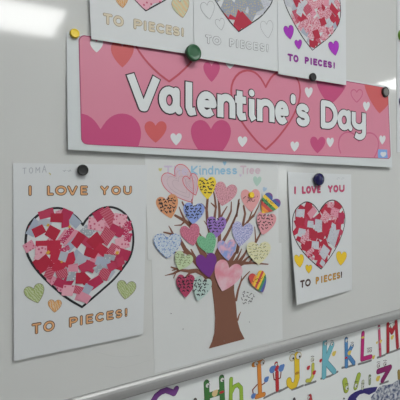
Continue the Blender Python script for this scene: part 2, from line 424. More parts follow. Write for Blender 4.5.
def fill_scraps(card, yf, outline, kinds, step, size, k0=0, choose=None, limit=99):
    x0, x1, z0, z1 = bbox(outline); k = k0; spots = []
    z = z0
    r = 0
    while z < z1 + step:
        x = x0 + (r % 2) * step / 2
        while x < x1 + step:
            p = (x + random.uniform(-.25, .25) * step, z + random.uniform(-.25, .25) * step)
            if inside(p, outline): spots.append(p)
            x += step
        z += step * .86; r += 1
    # one more low scrap tucked into the tip and under the cleft
    tip = min(outline, key=lambda p: p[1]); spots.append((tip[0], tip[1] + step * .55))
    random.shuffle(spots)
    for p in spots[:limit]:
        kd = choose(p) if choose else random.choice(kinds)
        scrap(card, yf, p, size * random.uniform(.8, 1.35), size * random.uniform(.7, 1.0), random.uniform(-1.2, 1.2), kd, k, outline); k += 1
    return k

def heart_outline(card, yf, pts, w=0.0022):
    mb = MB(yf); mb.stroke(pts, w, 0.0003, BLACK, closed=True); mb.build('heart_outline', card)

ORANGE = mat('orange_pencil', rgb(216, 164, 116), 0.6, 0.1, 300)
LBROWN = mat('letter_outline', rgb(96, 78, 66), 0.6)
def lettering(card, yf, spec, base, top, sw, fill, edge=None, ew=0.0007, ends=None):
    words = [[spec[0]]]
    for q, r in zip(spec, spec[1:]):        # one part per word
        if r[1] - q[2] > 4.0: words.append([])
        words[-1].append(r)
    for wd in words:
        mb = MB(yf); glyphs(mb, [(c, a, b, 0, 1) for c, a, b in wd], base, top, sw, [(0, .0003, edge or LBROWN), (-2 * ew, .00065, fill)], yf)
        mb.build('lettering', card)
def crayon_heart(card, yf, cx, cy, w, h, rot, fillm, edge, ew=0.0007):
    mb = MB(yf); q = heart(cx, cy, w, h, rot, yf, 28); mb.poly(q, .0003, fillm); mb.stroke(q, ew, .00045, edge, closed=True)
    return mb.build('printed_heart', card)

# ---- left card
LCORN = [P(13, 163, YL), P(147.3, 165, YL), P(143.2, 334, YL), P(14, 361, YL)]
card = thing('collage_card', (LCORN[3][0] + .1, YL(0, LCORN[3][1]), LCORN[3][1]), 'white heart collage card with orange letters, under the black magnet at the left', 'card', 'heart collage cards')
sheet('paper_sheet', LCORN, YL, PAPER, card)
heart_outline(card, YL, HB, 0.0036)
def S(cx, cy): return P(cx, cy, YL)
hand = [  # kind, px centre, width, height (px), turn (deg, clockwise)
 ('g', 33.5, 228, 10, 16, 30), ('g', 45.5, 222.5, 13, 7, 15), ('g', 74, 221, 9, 14, -40), ('r', 47, 213.5, 17, 8, -12), ('r', 66.5, 214, 11, 9, 30), ('r', 65, 222, 8, 11, 0),
 ('p', 29, 246, 12, 9, -30), ('c', 38.7, 230.7, 13, 9, -28), ('c', 52.3, 233, 13, 11, 35), ('c', 56.7, 218, 12, 9, 5), ('p', 61, 238, 20, 5, -52), ('p', 71, 238, 22, 5, -52), ('m', 66.5, 235.5, 20, 5.5, -52),
 ('c', 47, 247, 27, 14, 5), ('w', 41, 252, 13, 13, 5), ('c', 56, 252, 10, 15, 10), ('g', 73, 243, 8, 18, 48), ('c', 78, 240, 10, 14, 40), ('m', 65, 249, 10, 5, -25), ('c', 68, 257, 15, 7, -18),
 ('d', 87.5, 231, 13, 9, 42), ('w', 95.7, 224, 17, 12, 15), ('r', 99.5, 214.5, 14, 10, -30), ('h', 109, 217, 11, 18, -35), ('w', 119.7, 220, 14, 13, 10), ('m', 127, 228, 6, 15, 14), ('r', 116.7, 230.7, 16, 9, 35),
 ('h', 107, 236, 14, 15, 40), ('c', 95.7, 241, 15, 13, -35), ('w', 122, 243, 15, 13, -12), ('c', 102.5, 250.5, 14, 9, 42), ('c', 90.5, 253, 14, 9, 25), ('h', 113, 249.5, 10, 10, 30), ('r', 123.5, 254, 12, 10, 25), ('m', 128, 237, 7, 8, 20),
 ('w', 39, 257, 9, 6, 20), ('c', 44, 263.5, 16, 13, -30), ('c', 55.5, 258, 9, 10, 0), ('c', 69.7, 261, 13, 9, -28), ('g', 63, 257, 8, 10, 20), ('g', 82.5, 259.5, 13, 9, 25), ('p', 72.7, 268.5, 11, 9, 5), ('h', 49.5, 273, 10, 11, 30),
 ('c', 58.5, 266.5, 12, 11, 40), ('h', 62, 274, 12, 9, -10), ('d', 72, 276, 10, 9, 10), ('c', 80, 278.5, 9, 11, 5), ('r', 61.5, 283.5, 14, 8, 32), ('w', 68.5, 290.5, 12, 11, 15), ('h', 78.5, 290, 10, 8, 20), ('p', 84, 297, 12, 9, 40), ('r', 85.5, 267, 13, 9, -20),
 ('r', 90, 266, 13, 10, 30), ('g', 103, 261.5, 15, 9, 15), ('h', 104, 274, 12, 12, 22), ('r', 95, 282, 15, 10, -25), ('g', 87.5, 289, 9, 9, 32), ('r', 112, 266, 9, 8, -20), ('r', 120, 261.5, 9, 8, -20), ('d', 98, 268, 9, 6, -30), ('d', 109, 257, 12, 5, 15),
 ('w', 117, 251, 5, 5, 20), ('y', 48, 225, 2.6, 2.6, 30), ('y', 48, 252.4, 3.4, 3.4, 40), ('y', 117, 252.6, 3.2, 3.4, 20), ('y', 69.4, 226.7, 2.4, 2.6, 20), ('y', 61.5, 261.5, 2, 2, 0)]
def px2m(cx): return 906.0 / (919 - cx) / 667.0
k = fill_scraps(card, YL, HB, 'rgpcp', 0.030, 0.020, 0, limit=18)
for kd, cx, cy, w, h, a in hand:
    c = S(cx, cy); v = px2m(cx); hx = S(cx + .5, cy)[0] - S(cx - .5, cy)[0]
    scrap(card, YL, c, w * hx * .95, h * v, -math.radians(a), kd, k); k += 1
lettering(card, YL, [('I', 28.2, 31.9), ('L', 46.7, 54), ('O', 54.8, 67), ('V', 66.9, 77.8), ('E', 80, 88), ('Y', 100, 109), ('O', 111, 121), ('U', 123, 132)],
          ((28, 196), (132, 195)), ((28, 185.2), (132, 185.6)), 0.0050, ORANGE, None, .0012)
lettering(card, YL, [('T', 31.3, 41.6), ('O', 43, 55), ('P', 68.7, 78), ('I', 79.6, 83), ('E', 85.5, 93.5), ('C', 95, 104.5), ('E', 106.2, 113.8), ('S', 115, 122.5), ('!', 124.2, 127.8)],
          ((31, 335.2), (128, 316.5)), ((31, 323.4), (128, 307.5)), 0.0050, ORANGE, None, .0012)
GRN = mat_mix('green_crayon', rgb(150, 166, 104), rgb(180, 190, 152), 'crayon', 90, .3, .7, angle=.6, distort=6)
ORC = mat_mix('orange_crayon', rgb(208, 150, 84), rgb(206, 182, 152), 'crayon', 90, .3, .7, angle=.2, distort=6)
EDG = ink('heart_edge', 120, 116, 100); OEDG = ink('orange_edge', 172, 130, 90)
crayon_heart(card, YL, 35.2, 294, 20.5, 18.5, -17, GRN, EDG); crayon_heart(card, YL, 54.7, 306, 13.5, 12.5, 2, ORC, OEDG); crayon_heart(card, YL, 126, 290, 19, 18.5, 7, GRN, EDG)
mb = MB(YL)
glyphs(mb, [('T', 22.5, 26.5, 0, 1), ('O', 29, 33, 0, 1), ('M', 35.5, 40, 0, 1), ('A', 42, 46.5, 0, 1.2)], ((22, 174), (47, 172.5)), ((22, 168), (47, 166.4)), .0010, [(0, .0003, PENCIL)], YL)
mb.stroke([P(49, 173, YL), P(50.5, 174, YL), P(50, 175, YL)], .0012, .0003, ink('yellow_tick', 180, 170, 100))
scribble(mb, 67, 170.6, 15, 4, -3, 1, .0008, .0003, PENCIL, YL); mb.build('pencil_name', card)

# ---- right card, its lower left corner curling away from the board
def YR(x, z):
    s_ = min(1, max(0, (x - .586) / .2)); t_ = min(1, max(0, (1.404 - z) / .28))
    return -(0.0012 + 0.0025 * (1 - s_) * (.4 + t_) + 0.014 * t_ ** 1.6 * (1 - s_) ** 1.3 + .002 * t_)
RCORN = [P(287.6, 172, YR), P(351.2, 174.4, YR), P(352, 290, YR), P(297, 305, YR)]
card = thing('collage_card', (RCORN[2][0] - .1, 0, RCORN[2][1]), 'white heart collage card with pink letters and yellow hearts, under the navy magnet', 'card', 'heart collage cards')
sheet('paper_sheet', RCORN, YR, PAPER, card, 16, 20)
RH = [(319, 212.5), (317, 209), (313, 204.5), (307, 201.8), (301.5, 204), (296, 209), (293, 216), (292.2, 224), (293, 233), (297, 243), (303, 252), (311, 260.5), (321, 269),
      (328, 260), (335, 249.5), (340.5, 238), (344, 227), (344.8, 218), (343.5, 210), (339.5, 203.5), (334, 200.3), (329, 200.8), (324.5, 204), (321, 208.5)]
RHB = [P(x, y, YR) for x, y in smooth(RH, 12, 3)]
heart_outline(card, YR, RHB, .0022)
kk = fill_scraps(card, YR, RHB, 'ccccrcs', 0.022, 0.023, 0, limit=45)
for kd, cx, cy, w, h, a in [('l', 300, 213, 9, 9, 10), ('c', 308, 206, 8, 8, 20), ('p', 312, 212, 9, 7, -40), ('l', 301, 233, 7, 9, 20), ('c', 299, 222, 9, 7, -20), ('l', 310, 224, 6, 7, 5), ('l', 318, 226, 7, 13, 5),
      ('c', 313, 234, 9, 8, 0), ('l', 333, 234, 9, 21, 25), ('s', 325, 217, 8, 12, 35), ('p', 335, 212, 9, 8, 20), ('r', 341, 218, 6, 11, 5), ('c', 327, 226, 8, 7, -10), ('l', 315, 245, 7, 8, 10), ('s', 309, 252, 9, 5, -25),
      ('c', 305, 244, 8, 8, 20), ('c', 318, 256, 7, 8, 10), ('l', 324, 252, 8, 13, 40), ('s', 330, 205, 7, 6, 10), ('s', 303, 239, 5, 8, 30), ('c', 338, 226, 5, 8, 0), ('l', 322, 263, 5, 6, 40)]:
    c = P(cx, cy, YR); hx = P(cx + .5, cy)[0] - P(cx - .5, cy)[0]
    scrap(card, YR, c, w * hx, h * px2m(cx), -math.radians(a), kd, kk, RHB); kk += 1
PINKL = ink('pink_letter', 196, 72, 112)
lettering(card, YR, [('I', 293.8, 296.1), ('L', 301.8, 305.7), ('O', 306, 311), ('V', 311, 316.6), ('E', 317, 320.7), ('Y', 327.7, 332.6), ('O', 333.2, 338.2), ('U', 339, 344.5)],
          ((293, 194.4), (344, 192)), ((293, 186.4), (344, 184.7)), 0.0050, PINKL, ink('dark_pink_edge', 120, 60, 84), .0006)
lettering(card, YR, [('T', 300, 304.6), ('O', 305, 310.6)], ((300, 288.4), (342, 277.8)), ((300, 280.6), (342, 271.3)), .0040, ink('umber', 76, 52, 48), BLACK, .0006)
lettering(card, YR, [('P', 315.6, 319), ('I', 320.6, 322.8), ('E', 323.7, 327.3), ('C', 327.8, 332), ('E', 332.6, 336), ('S', 336.5, 340.2)],
          ((300, 288.4), (342, 277.8)), ((300, 280.6), (342, 271.3)), .0040, ink('gold', 206, 152, 50), ink('brown_edge', 120, 90, 50), .0008)
lettering(card, YR, [('!', 340.2, 342.4)], ((300, 288.4), (342, 277.8)), ((300, 280.6), (342, 271.3)), .0040, ink('umber', 76, 52, 48), BLACK, .0006)
YEL = mat('yellow_marker', rgb(226, 190, 40), 0.5, 0.06, 200); YE = ink('yellow_edge', 160, 136, 50)
for q in ((299.2, 261, 9.5, 13, -6), (308.6, 269, 6.6, 8.5, 0), (341, 258.5, 10.4, 14, 5)): crayon_heart(card, YR, *q, YEL, YE)
mb = MB(YR); scribble(mb, 341, 178.4, 16, 2.5, -3, 1, .0006, .0003, PENCIL, YR); mb.build('pencil_name', card)

# ---- three cards above the banner
def upper_card(corn, yf, tip, label, kinds, size, step, letters, base, top, fill, edge, sw, ew, hearts, fm, hm, he, tip_kind=None, hscale=1.0, skew=0.0):
    bl = P(*corn[3], yf); br = P(*corn[2], yf)
    tl = (P(*corn[0], yf)[0], bl[1] + .297); tr = (P(*corn[1], yf)[0], br[1] + .297)
    card = thing('collage_card', ((bl[0] + br[0]) / 2, yf(0, bl[1]), bl[1]), label, 'card', 'heart collage cards')
    sheet('paper_sheet', [tl, tr, br, bl], yf, PAPER, card)
    tp = P(*tip, yf); out = [(tp[0] + (x - TIP[0]) * hscale + (z - TIP[1]) * skew, tp[1] + (z - TIP[1]) * hscale) for x, z in HB]
    heart_outline(card, yf, out, .0024)
    ch = (lambda p: tip_kind if tip_kind and p[1] < tp[1] + .034 else random.choice(kinds))
    fill_scraps(card, yf, out, kinds, step, size, 0, ch)
    lettering(card, yf, letters, base, top, sw, fill, edge, ew)
    for q in hearts: crayon_heart(card, yf, *q, fm, he, hm)
    return card
WOUT = PAPER
YA = flat_card(1.634, .0058, .0015); YB = flat_card(1.634, .0072, .0020); YC = flat_card(1.626, .0088, .0026)
PEACH = ink('pale_gold', 206, 196, 172)
def uc(*a): return upper_card(*a)
c_a = uc([(87.5, 0), (196.5, 0), (196.5, 55.3), (91.4, 39)], YA, (145.6, 10.8), 'white heart collage card with pale gold letters, left of the green magnet', 'pwsw', .036, .026,
         [('T', 102.8, 112.6), ('O', 113, 123.8), ('P', 133.4, 142.4), ('I', 143.4, 146.8), ('E', 148.4, 155.2), ('C', 156, 165), ('E', 165.6, 172), ('S', 172.4, 180), ('!', 180.8, 184.2)],
         ((103, 24.2), (184, 37.2)), ((103, 12.6), (184, 28)), PEACH, ink('gold_edge', 148, 134, 108), .0052, .0008,
         [(181, 8, 17.5, 20, -10)], mat_mix('green_orange_crayon', rgb(206, 178, 140), rgb(186, 192, 158), 'crayon', 40, .3, .7, angle=.8, distort=5), .0006, EDG, 'w')
crayon_heart(c_a, YA, 122, 1, 13, 14, -6, ORC, OEDG)
uc([(194.6, 0), (280, 0), (280, 71.7), (194.4, 57.5)], YB, (238.6, 31.6), 'white heart collage card at top centre with uncoloured outline letters and blue scraps', 'bbbbbl', .036, .026,
   [('T', 205, 211.6), ('O', 212.4, 221), ('P', 229, 234.4), ('I', 235.6, 238.4), ('E', 240, 244.6), ('C', 245.6, 251.8), ('E', 253, 258), ('S', 259.4, 265), ('!', 265.6, 269)],
   ((205, 43.6), (269, 52.6)), ((205, 34.4), (269, 44.4)), WOUT, ink('thin_grey', 112, 115, 118), .0054, .0007,
   [(208, 10.5, 13.8, 17.5, -10), (220.2, 24.5, 9, 11.5, -12), (267, 29.6, 12.5, 17.5, -6)], WOUT, .0006, GREYINK, 'c')
uc([(278.5, 0), (346.3, 0), (346.3, 85.2), (278.4, 74)], YC, (312.3, 50), 'white heart collage card at the upper right with purple letters, above the small black magnet', 'scslpcsgh', .021, .019,
   [('T', 287.4, 292.9), ('O', 293.2, 298.4), ('P', 304.6, 308.9), ('I', 309.9, 312.2), ('E', 313, 317.2), ('C', 317.7, 322.4), ('E', 323.2, 327), ('S', 327.4, 332), ('!', 332.8, 335.2)],
   ((287, 60.9), (335, 68.9)), ((287, 53.3), (335, 62.3)), ink('purple_letter', 140, 48, 146), ink('purple_edge', 96, 40, 104), .0044, .0005,
   [(289, 32.5, 10, 14, -10), (298.3, 44.6, 7.2, 9.6, -6), (334, 48.5, 10.4, 14.5, -10)], mat('purple_marker', rgb(158, 46, 176), .5, .1, 200), .0006, ink('purple_edge', 96, 40, 104))

# ------------------------------------------------------------------ banner
YV = lambda x, z: -(0.0007 + max(0, 1.637 - z) * 0.043)
BC = [P(66.5, 31.5, YV), P(388.6, 86.5, YV), P(392.3, 167.5, YV), P(68, 149.6, YV)]
ban = thing('banner', (.53, -.004, 1.44), 'long pink Valentine banner with white lettering and hearts across the whiteboard', 'banner')
sheet('paper_sheet', BC, YV, BANNERP, ban, 20, 6)
def pf(x, y): return P(x, y, YV)
FLD = []
def rc(cx, cy, rx, ry, a0, a1): return [(cx + rx * math.cos(math.radians(a)), cy - ry * math.sin(math.radians(a))) for a in range(a0, a1 - 1, -15)]
fld_px = rc(84.2, 41, 5.2, 5.2, 180, 75) + rc(385.4, 92.3, 2.4, 4.2, 80, 0) + rc(388, 154.6, 2.4, 4, 0, -90) + [(290, 154.4)] + rc(88, 138.6, 6.4, 5.6, -90, -180)
FLD = [pf(x, y) for x, y in fld_px]
INNER = [pf(x, y) for x, y in [(79.6, 36.6), (387.2, 88.9), (388.6, 158.2), (290, 154.2), (81.6, 143.2)]]
PINKB = mat('banner_pink', rgb(202, 126, 148), .4, .02, 10)
MAG = mat('banner_magenta', rgb(186, 72, 118), .4, .02, 10); CORAL = mat('banner_coral', rgb(196, 88, 90), .4, .02, 10)
BW = mat('banner_white', rgb(206, 210, 212), .4, .01, 10); REDL = mat('banner_red_line', rgb(182, 74, 90), .4, .02, 10); PKL = mat('banner_pink_line', rgb(190, 92, 128), .4, .02, 10)
mb = MB(YV); mb.poly(FLD, .0002, PINKB); mb.stroke(FLD, .0016, .0003, mat('field_edge', rgb(150, 62, 100), .4), closed=True); mb.build('pink_field', ban)
def bheart(cx, cy, w, h, rot, m, lvl=.0004, trunc=None):
    q = clip([P(x, y, YV) for x, y in heart_px(cx, cy, w, h, rot, 48)], FLDC)
    mb = MB(YV); mb.poly(q, lvl, m); mb.build('printed_heart', ban)
FLDC = [pf(x, y) for x, y in fld_px if (x, y) != (290, 154.4)]
for q in ((100.5, 151, 81, 75, 0, MAG), (122.3, 54.5, 23, 26, 0, CORAL), (155.5, 132, 22, 21.5, 0, CORAL), (211.5, 72, 16.5, 20, 0, MAG), (210.8, 141.5, 40, 43, 0, MAG),
          (331, 87.5, 31, 35, 4, MAG), (381, 90, 36, 47, 4, CORAL), (317.5, 145, 15.2, 16.5, 2, MAG)): bheart(*q)
for q in ((96.5, 46, 13, 13, 0), (176, 139.3, 11.2, 12, 0), (230, 64.5, 9, 9, 2), (242.3, 141.7, 9.4, 10.5, 2), (308.5, 92.6, 7.8, 10.5, 2), (366.2, 106.6, 6.8, 9.5, 2), (294.5, 146.6, 8.4, 10, 2), (330, 142.5, 7.2, 9.6, 2), (382.2, 140, 6.2, 9, 2)):
    bheart(*q, BW, .0005)
def bline(cx, cy, w, h, rot, m, sw):
    q = [P(x, y, YV) for x, y in heart_px(cx, cy, w, h, rot, 60)]
    mb = MB(YV); n = len(q)
    for k in range(n):
        a, b2 = q[k], q[(k + 1) % n]
        if inside(a, FLDC) and inside(b2, FLDC): mb.stroke([a, b2], sw, .0006, m)
    mb.build('heart_line', ban)
bline(169, 47.5, 74, 68, 0, REDL, .0036); bline(265.5, 110, 69, 79, 0, REDL, .0042); bline(356.5, 96, 11.5, 12.5, 0, PKL, .0026); bline(358, 154, 40, 43, 2, PKL, .0034)
base, top = ((144, 111.4), (345, 130.6)), ((144, 75.6), (345, 103.2))
WL = mat('letter_white', rgb(206, 211, 212), .4, .01, 10); LB = mat('letter_black', rgb(44, 32, 40), .4)
for q in [('V', 127, 159, 0, 1.03), ('a', 158.5, 182, 0, .78), ('l', 184, 196.5, 0, 1.03), ('e', 196.6, 216.2, 0, .78), ('n', 217, 235, 0, .78), ('t', 233.5, 246.6, 0, .97), ('i', 247, 256.2, 0, 1.02),
          ('n', 256.6, 274.2, 0, .78), ('e', 274.6, 288.4, 0, .78), ("'", 290, 295.4, .72, 1.06), ('s', 295.4, 309.4, 0, .78), ('D', 320.3, 337.2, 0, 1.0), ('a', 337, 352, 0, .76), ('y', 351.2, 365.5, -.3, .76)]:
    mb = MB(YV); glyphs(mb, [q], base, top, .0138, [(.0040, .0008, LB), (-.0001, .0013, WL)], YV, q[0] not in "'sa"); mb.build('letter', ban)
mb = MB(YV); bq = [pf(x, y) for x, y in ((377.6, 149.2), (387, 149.6), (387.6, 158.2), (377.9, 157.9))]
BLU = mat('badge_blue', rgb(120, 160, 214), .4); mb.poly(bq, .0005, BLU)
mb.poly([pf(x, y) for x, y in ((380, 153), (381.4, 151.8), (383, 152.2), (384.8, 151.8), (386.2, 153), (385.8, 155), (384.4, 156.4), (383, 157), (381.6, 156.3), (380.4, 154.8))], .0007, BW); mb.build('blue_badge', ban)

# ------------------------------------------------------------------ kindness tree poster
YT = lambda x, z: -0.0008
Lx, Lz = P(148, 260, YT)
tree = thing('kindness_tree_poster', (Lx + .15, -.0008, Lz - .208), 'large white poster of a brown tree titled Kindness Tree behind the paper hearts', 'poster')
sheet('upper_sheet', [(Lx - .001, Lz + .209), (Lx + .296, Lz + .209), (Lx + .296, Lz), (Lx, Lz)], lambda x, z: -0.0010, PAPER2, tree, 4, 4)
L2 = P(151.8, 262, YT); zb = P(153, 374, YT)[1]
sheet('lower_sheet', [(L2[0], Lz + .002), (L2[0] + .297, Lz + .002), (L2[0] + .297, zb), (L2[0], zb)], lambda x, z: -0.0005, PAPER2, tree, 4, 4, .0004)
YT = lambda x, z: -0.0010
BR1 = mat('tree_brown', rgb(124, 84, 68), .6, .03, 20)
mb = MB(YT)
def pt_(pts): return [P(x, y, YT) for x, y in pts]
mb.poly(pt_([(208.7, 348.6), (212, 341), (214.2, 333), (215, 318), (214, 305), (212, 290), (210, 278), (211, 268), (213, 258), (222, 254), (229, 257), (233, 260.5), (238, 262), (245, 264), (238, 268), (234.5, 275), (234, 290),
            (236, 305), (237.2, 320), (240, 330), (244.6, 339)]), .0003, BR1)
def br(pts, w0, w1):
    q = pt_(pts); mb.stroke(q, w0 * .0023, .0003, BR1, w1=w1 * .0024)
for pts, a, c in [
    ([(236, 264), (243, 263), (252, 263), (268, 264.2)], 4, 1), ([(230, 262), (234, 255), (238, 249.5)], 5, 1), ([(235, 262), (238, 257), (241.5, 249)], 4, .8), ([(239, 262), (244, 255), (248.5, 247)], 4, .8), ([(242, 263), (247, 258), (253, 254)], 3, .7),
    ([(236, 300), (238, 290), (241, 281), (245, 276), (249.5, 271.5)], 2.6, .9), ([(241, 281), (241.5, 276)], 1.5, .6), ([(237.5, 320), (239, 315), (240.5, 312)], 2, .6),
    ([(213, 262), (218, 250), (223.5, 240.6), (227.5, 233.7), (233, 222.5), (237, 213), (238.5, 200)], 4, 1.2), ([(237, 213), (239.5, 203)], 1.2, .7), ([(219, 258), (219.2, 240), (219.4, 222), (219.4, 212), (218.5, 200), (216, 190)], 4, 1.4),
    ([(220, 219), (223, 213), (227, 206.5)], 2.2, .9), ([(224, 225), (228, 218), (231, 211), (231.3, 202)], 3, 1), ([(210, 235), (207.2, 220), (206.5, 209), (207.5, 199), (208, 195)], 3, 1.8), ([(206.6, 210), (203, 205), (201, 203.5)], 1.4, .6),
    ([(214.4, 218), (215.8, 207.5), (211, 203)], 2.6, .8), ([(215.8, 207.5), (214.6, 197), (213, 190)], 2.2, 1), ([(208, 252), (203, 240.5), (199.4, 233.5)], 3, 1.2), ([(207, 225), (204, 221)], 1.2, .6),
    ([(212, 268), (203, 254), (196, 240), (190.6, 226), (185, 221), (175, 215.4)], 6, 1.8), ([(185, 221), (180.5, 211), (179, 207)], 2, .7), ([(185, 221), (181, 225), (174.5, 225.4)], 1.8, .6), ([(191, 226), (187, 212), (182, 202)], 2.4, 1.2), ([(192, 224), (192, 206), (191.8, 200)], 1.6, 1.2),
    ([(212, 276), (200, 266), (191, 256), (185, 249.4), (180, 240), (173, 234.4), (163.6, 232.2)], 6, 1), ([(173, 234.4), (170.5, 229), (168.7, 226)], 1.8, .6), ([(191, 255), (185, 252.3), (173.5, 252.5)], 3, 1),
    ([(212, 284), (204, 274), (196, 270.6), (188, 271), (180, 270), (171, 267)], 5, 1), ([(196, 270.6), (190, 272.6), (185, 278)], 3, 1.4), ([(180, 270), (173, 273.6), (165, 275.5)], 2.4, .5), ([(176, 272), (173.5, 278)], 1.4, .6), ([(176, 268.8), (172, 270.5)], 1.4, .6),
    ([(210, 272), (196, 260), (191, 249.5)], 5, 1.2), ([(200, 277), (194, 280)], 2, 1),
    ([(237, 252), (240, 236), (242.8, 225), (245, 213.7), (243.5, 206)], 3.4, 1.8), ([(241, 240), (244.4, 225.8), (249, 220), (253.7, 215.6), (258, 207), (260.6, 200)], 3, .8), ([(253.5, 215.6), (249.5, 219)], 2.6, 1.4), ([(249, 219), (252, 211), (254, 208)], 1.6, .8),
    ([(236.5, 216), (238, 206), (239.3, 199)], 2, .7), ([(250, 252), (255.6, 242), (254.6, 227)], 2.4, .9), ([(255.6, 242), (259, 236), (261.5, 231)], 2.6, 1.2), ([(250, 262), (256, 252), (262, 243)], 2.5, .6)]:
    br(pts, a, c)
mb.build('printed_tree', tree)
TP = ink('title_lilac', 196, 184, 204); TB = ink('title_blue', 142, 184, 208); TK = ink('title_pink', 200, 178, 188)
tb, tt = ((164, 175.5), (261, 174)), ((164, 165.6), (261, 165.6))
for spec, m in (([('T', 163.8, 172.4, 0, 1), ('h', 174, 180, 0, 1), ('e', 181.5, 188, 0, .72)], TP),
                ([('K', 191, 197.6, 0, 1), ('i', 198.6, 201.4, 0, 1), ('n', 202, 207.2, 0, .72), ('d', 207.8, 213.6, 0, 1), ('n', 214.6, 219.6, 0, .72), ('e', 220, 225.4, 0, .72), ('s', 226, 231, 0, .72), ('s', 232, 237, 0, .72)], TB),
                ([('T', 240, 246.4, 0, 1), ('r', 246.6, 249, 0, .72), ('e', 249.2, 254.2, 0, .72), ('e', 255, 260.4, 0, .72)], TK)):
    mb = MB(YT); glyphs(mb, spec, tb, tt, .0032, [(0, .0003, m)], YT); mb.build('lettering', tree)
for (q, m) in (((257, 181.4, 8.4, 10, 4), ink('mint', 168, 196, 184)), ((264.4, 189.6, 4, 5, 20), ink('pale_blue', 160, 184, 208)), ((224.6, 163.5, 3.4, 4.4, 0), TB), ((240.4, 175.6, 2.4, 3, 0), TP), ((160.2, 169.8, 3.6, 3.6, 0), ink('pale_yellow', 204, 200, 130))):
    mb = MB(YT); mb.poly(heart(*q, YT, 24), .0003, m); mb.build('printed_heart', tree)
mb = MB(YT); scribble(mb, 247.5, 299, 13, 14, 18, 4, .0014, .0003, ink('dark_pen', 84, 84, 90), YT); mb.build('handwriting', tree)
mb = MB(YT)
for q in ((171, 313.5), (183, 329), (249.3, 322), (224, 341)): mb.disc(P(*q, YT), .0011, .0003, GREYINK)
mb.build('pen_mark', tree)

# paper hearts stuck on the tree (px centre, width, height, turn)
def spk(n, c1, c2, sc=500, lo=.44, hi=.58): return mat_mix('heart_' + n, rgb(*c1), rgb(*c2), 'noise', sc, lo, hi)
def crown(n, c): return mat('heart_' + n, rgb(*c), .55, .06, 90)
RB = [rgb(*c) for c in ((120, 70, 140), (70, 92, 160), (70, 140, 90), (228, 196, 60), (222, 140, 60), (196, 70, 70))]
KH = [
 ('big_pale', 177.4, 183.2, 30, 39, -33, crown('pale_pink', (204, 184, 190)), 'line', 'largest pale pink heart with a red outline, over the start of the title'),
 ('small_pale', 190.4, 184.3, 15, 21.5, -20, crown('pale_pink_small', (206, 180, 188)), 'line', 'small pale pink red-outlined heart overlapping the largest heart'),
 ('orange', 167, 206.2, 22.5, 24, -14, crown('orange', (206, 146, 106)), 'text', 'orange paper heart with thick black writing below the largest heart'),
 ('yellow', 207, 188, 18.4, 22.5, -2, crown('yellow', (226, 200, 62)), 'text', 'bright yellow paper heart with writing, below the word Kindness'),
 ('speckled', 226, 193.8, 23, 24, 14, spk('speckled_pink', (150, 96, 110), (214, 158, 168), 520, .36, .52), None, 'pink heart covered in dark speckled marks, right of the yellow heart'),
 ('salmon', 250.5, 200.6, 19.4, 23, -2, crown('salmon', (216, 156, 156)), 'few', 'salmon pink heart held by the small yellow magnet'),
 ('blue', 194, 213.4, 21.4, 21.5, 4, crown('blue', (136, 156, 214)), 'text', 'blue paper heart with dark writing, below the small pale pink heart'),
 ('rose', 189.8, 234.6, 20, 22, -14, spk('rose', (176, 96, 120), (206, 124, 146), 500), None, 'plain rose pink heart between the blue and the dark purple hearts'),
 ('lavender', 216.6, 227.2, 19.6, 21.5, 3, crown('lavender', (148, 114, 186)), 'text', 'lavender heart with black writing in the middle of the branches'),
 ('green', 206.4, 243.5, 19.4, 21.6, -20, spk('green', (84, 138, 106), (122, 184, 144), 520, .38, .5), None, 'green heart directly above the dark purple heart'),
 ('violet', 206.2, 265.2, 21, 24.5, -10, crown('violet', (112, 52, 134)), None, 'dark purple heart left of the big pink heart on the trunk'),
 ('lilac', 242.6, 234, 21.5, 25, 10, spk('lilac', (132, 140, 190), (204, 200, 222), 420), None, 'lilac and pale blue mottled heart left of the pink heart with black writing'),
 ('mottled', 226.8, 250, 19, 21, -6, mat_mix('heart_pink_blue', rgb(214, 168, 186), rgb(136, 156, 206), 'noise', 90, .42, .58), None, 'pink and blue mottled heart just above the big pink heart on the trunk'),
 ('big_pink', 228.6, 275.4, 28.5, 31, 17, mat_mix('heart_washed_pink', rgb(212, 138, 152), rgb(214, 178, 188), 'noise', 40, .4, .62), None, 'big washed pink heart over the top of the trunk'),
 ('scribbled', 167.4, 246, 27, 24, 0, mat_mix('heart_blue_scribble', rgb(150, 178, 206), rgb(198, 206, 212), 'noise', 420, .4, .5), 'blue', 'white heart with blue scribbled dashes at the left of the tree'),
 ('lime', 184, 260.4, 19, 18.5, 22, crown('lime', (186, 204, 164)), 'fine', 'pale green heart with thin writing left of the dark purple heart'),
 ('maroon', 185.7, 286, 18.6, 23, 0, crown('maroon', (168, 62, 94)), 'text', 'dark red heart with black writing at the lower left of the tree'),
 ('mint', 202.6, 288.6, 18.6, 25, 16, crown('grey_green', (178, 200, 194)), 'text', 'grey green heart with bold black writing left of the trunk'),
 ('pink_text', 266.6, 223.2, 19.6, 23.5, 13, crown('dusty_pink', (212, 150, 156)), 'text', 'dusty pink heart with bold black writing below the right rainbow heart'),
 ('cream', 258.6, 253.2, 24, 23, 0, mat_mix('heart_cream', rgb(214, 208, 150), rgb(212, 212, 190), 'stripe', 100, .3, .6, angle=1.57), 'fine', 'cream heart with yellow lines of writing at the right'),
]
BLK = ink('marker_black', 44, 40, 46); PEN = ink('fine_pen', 116, 124, 92); RDE = ink('red_heart_edge', 206, 96, 108); BLUP = ink('blue_pen', 96, 130, 190)
KG = 'paper hearts on the kindness tree'
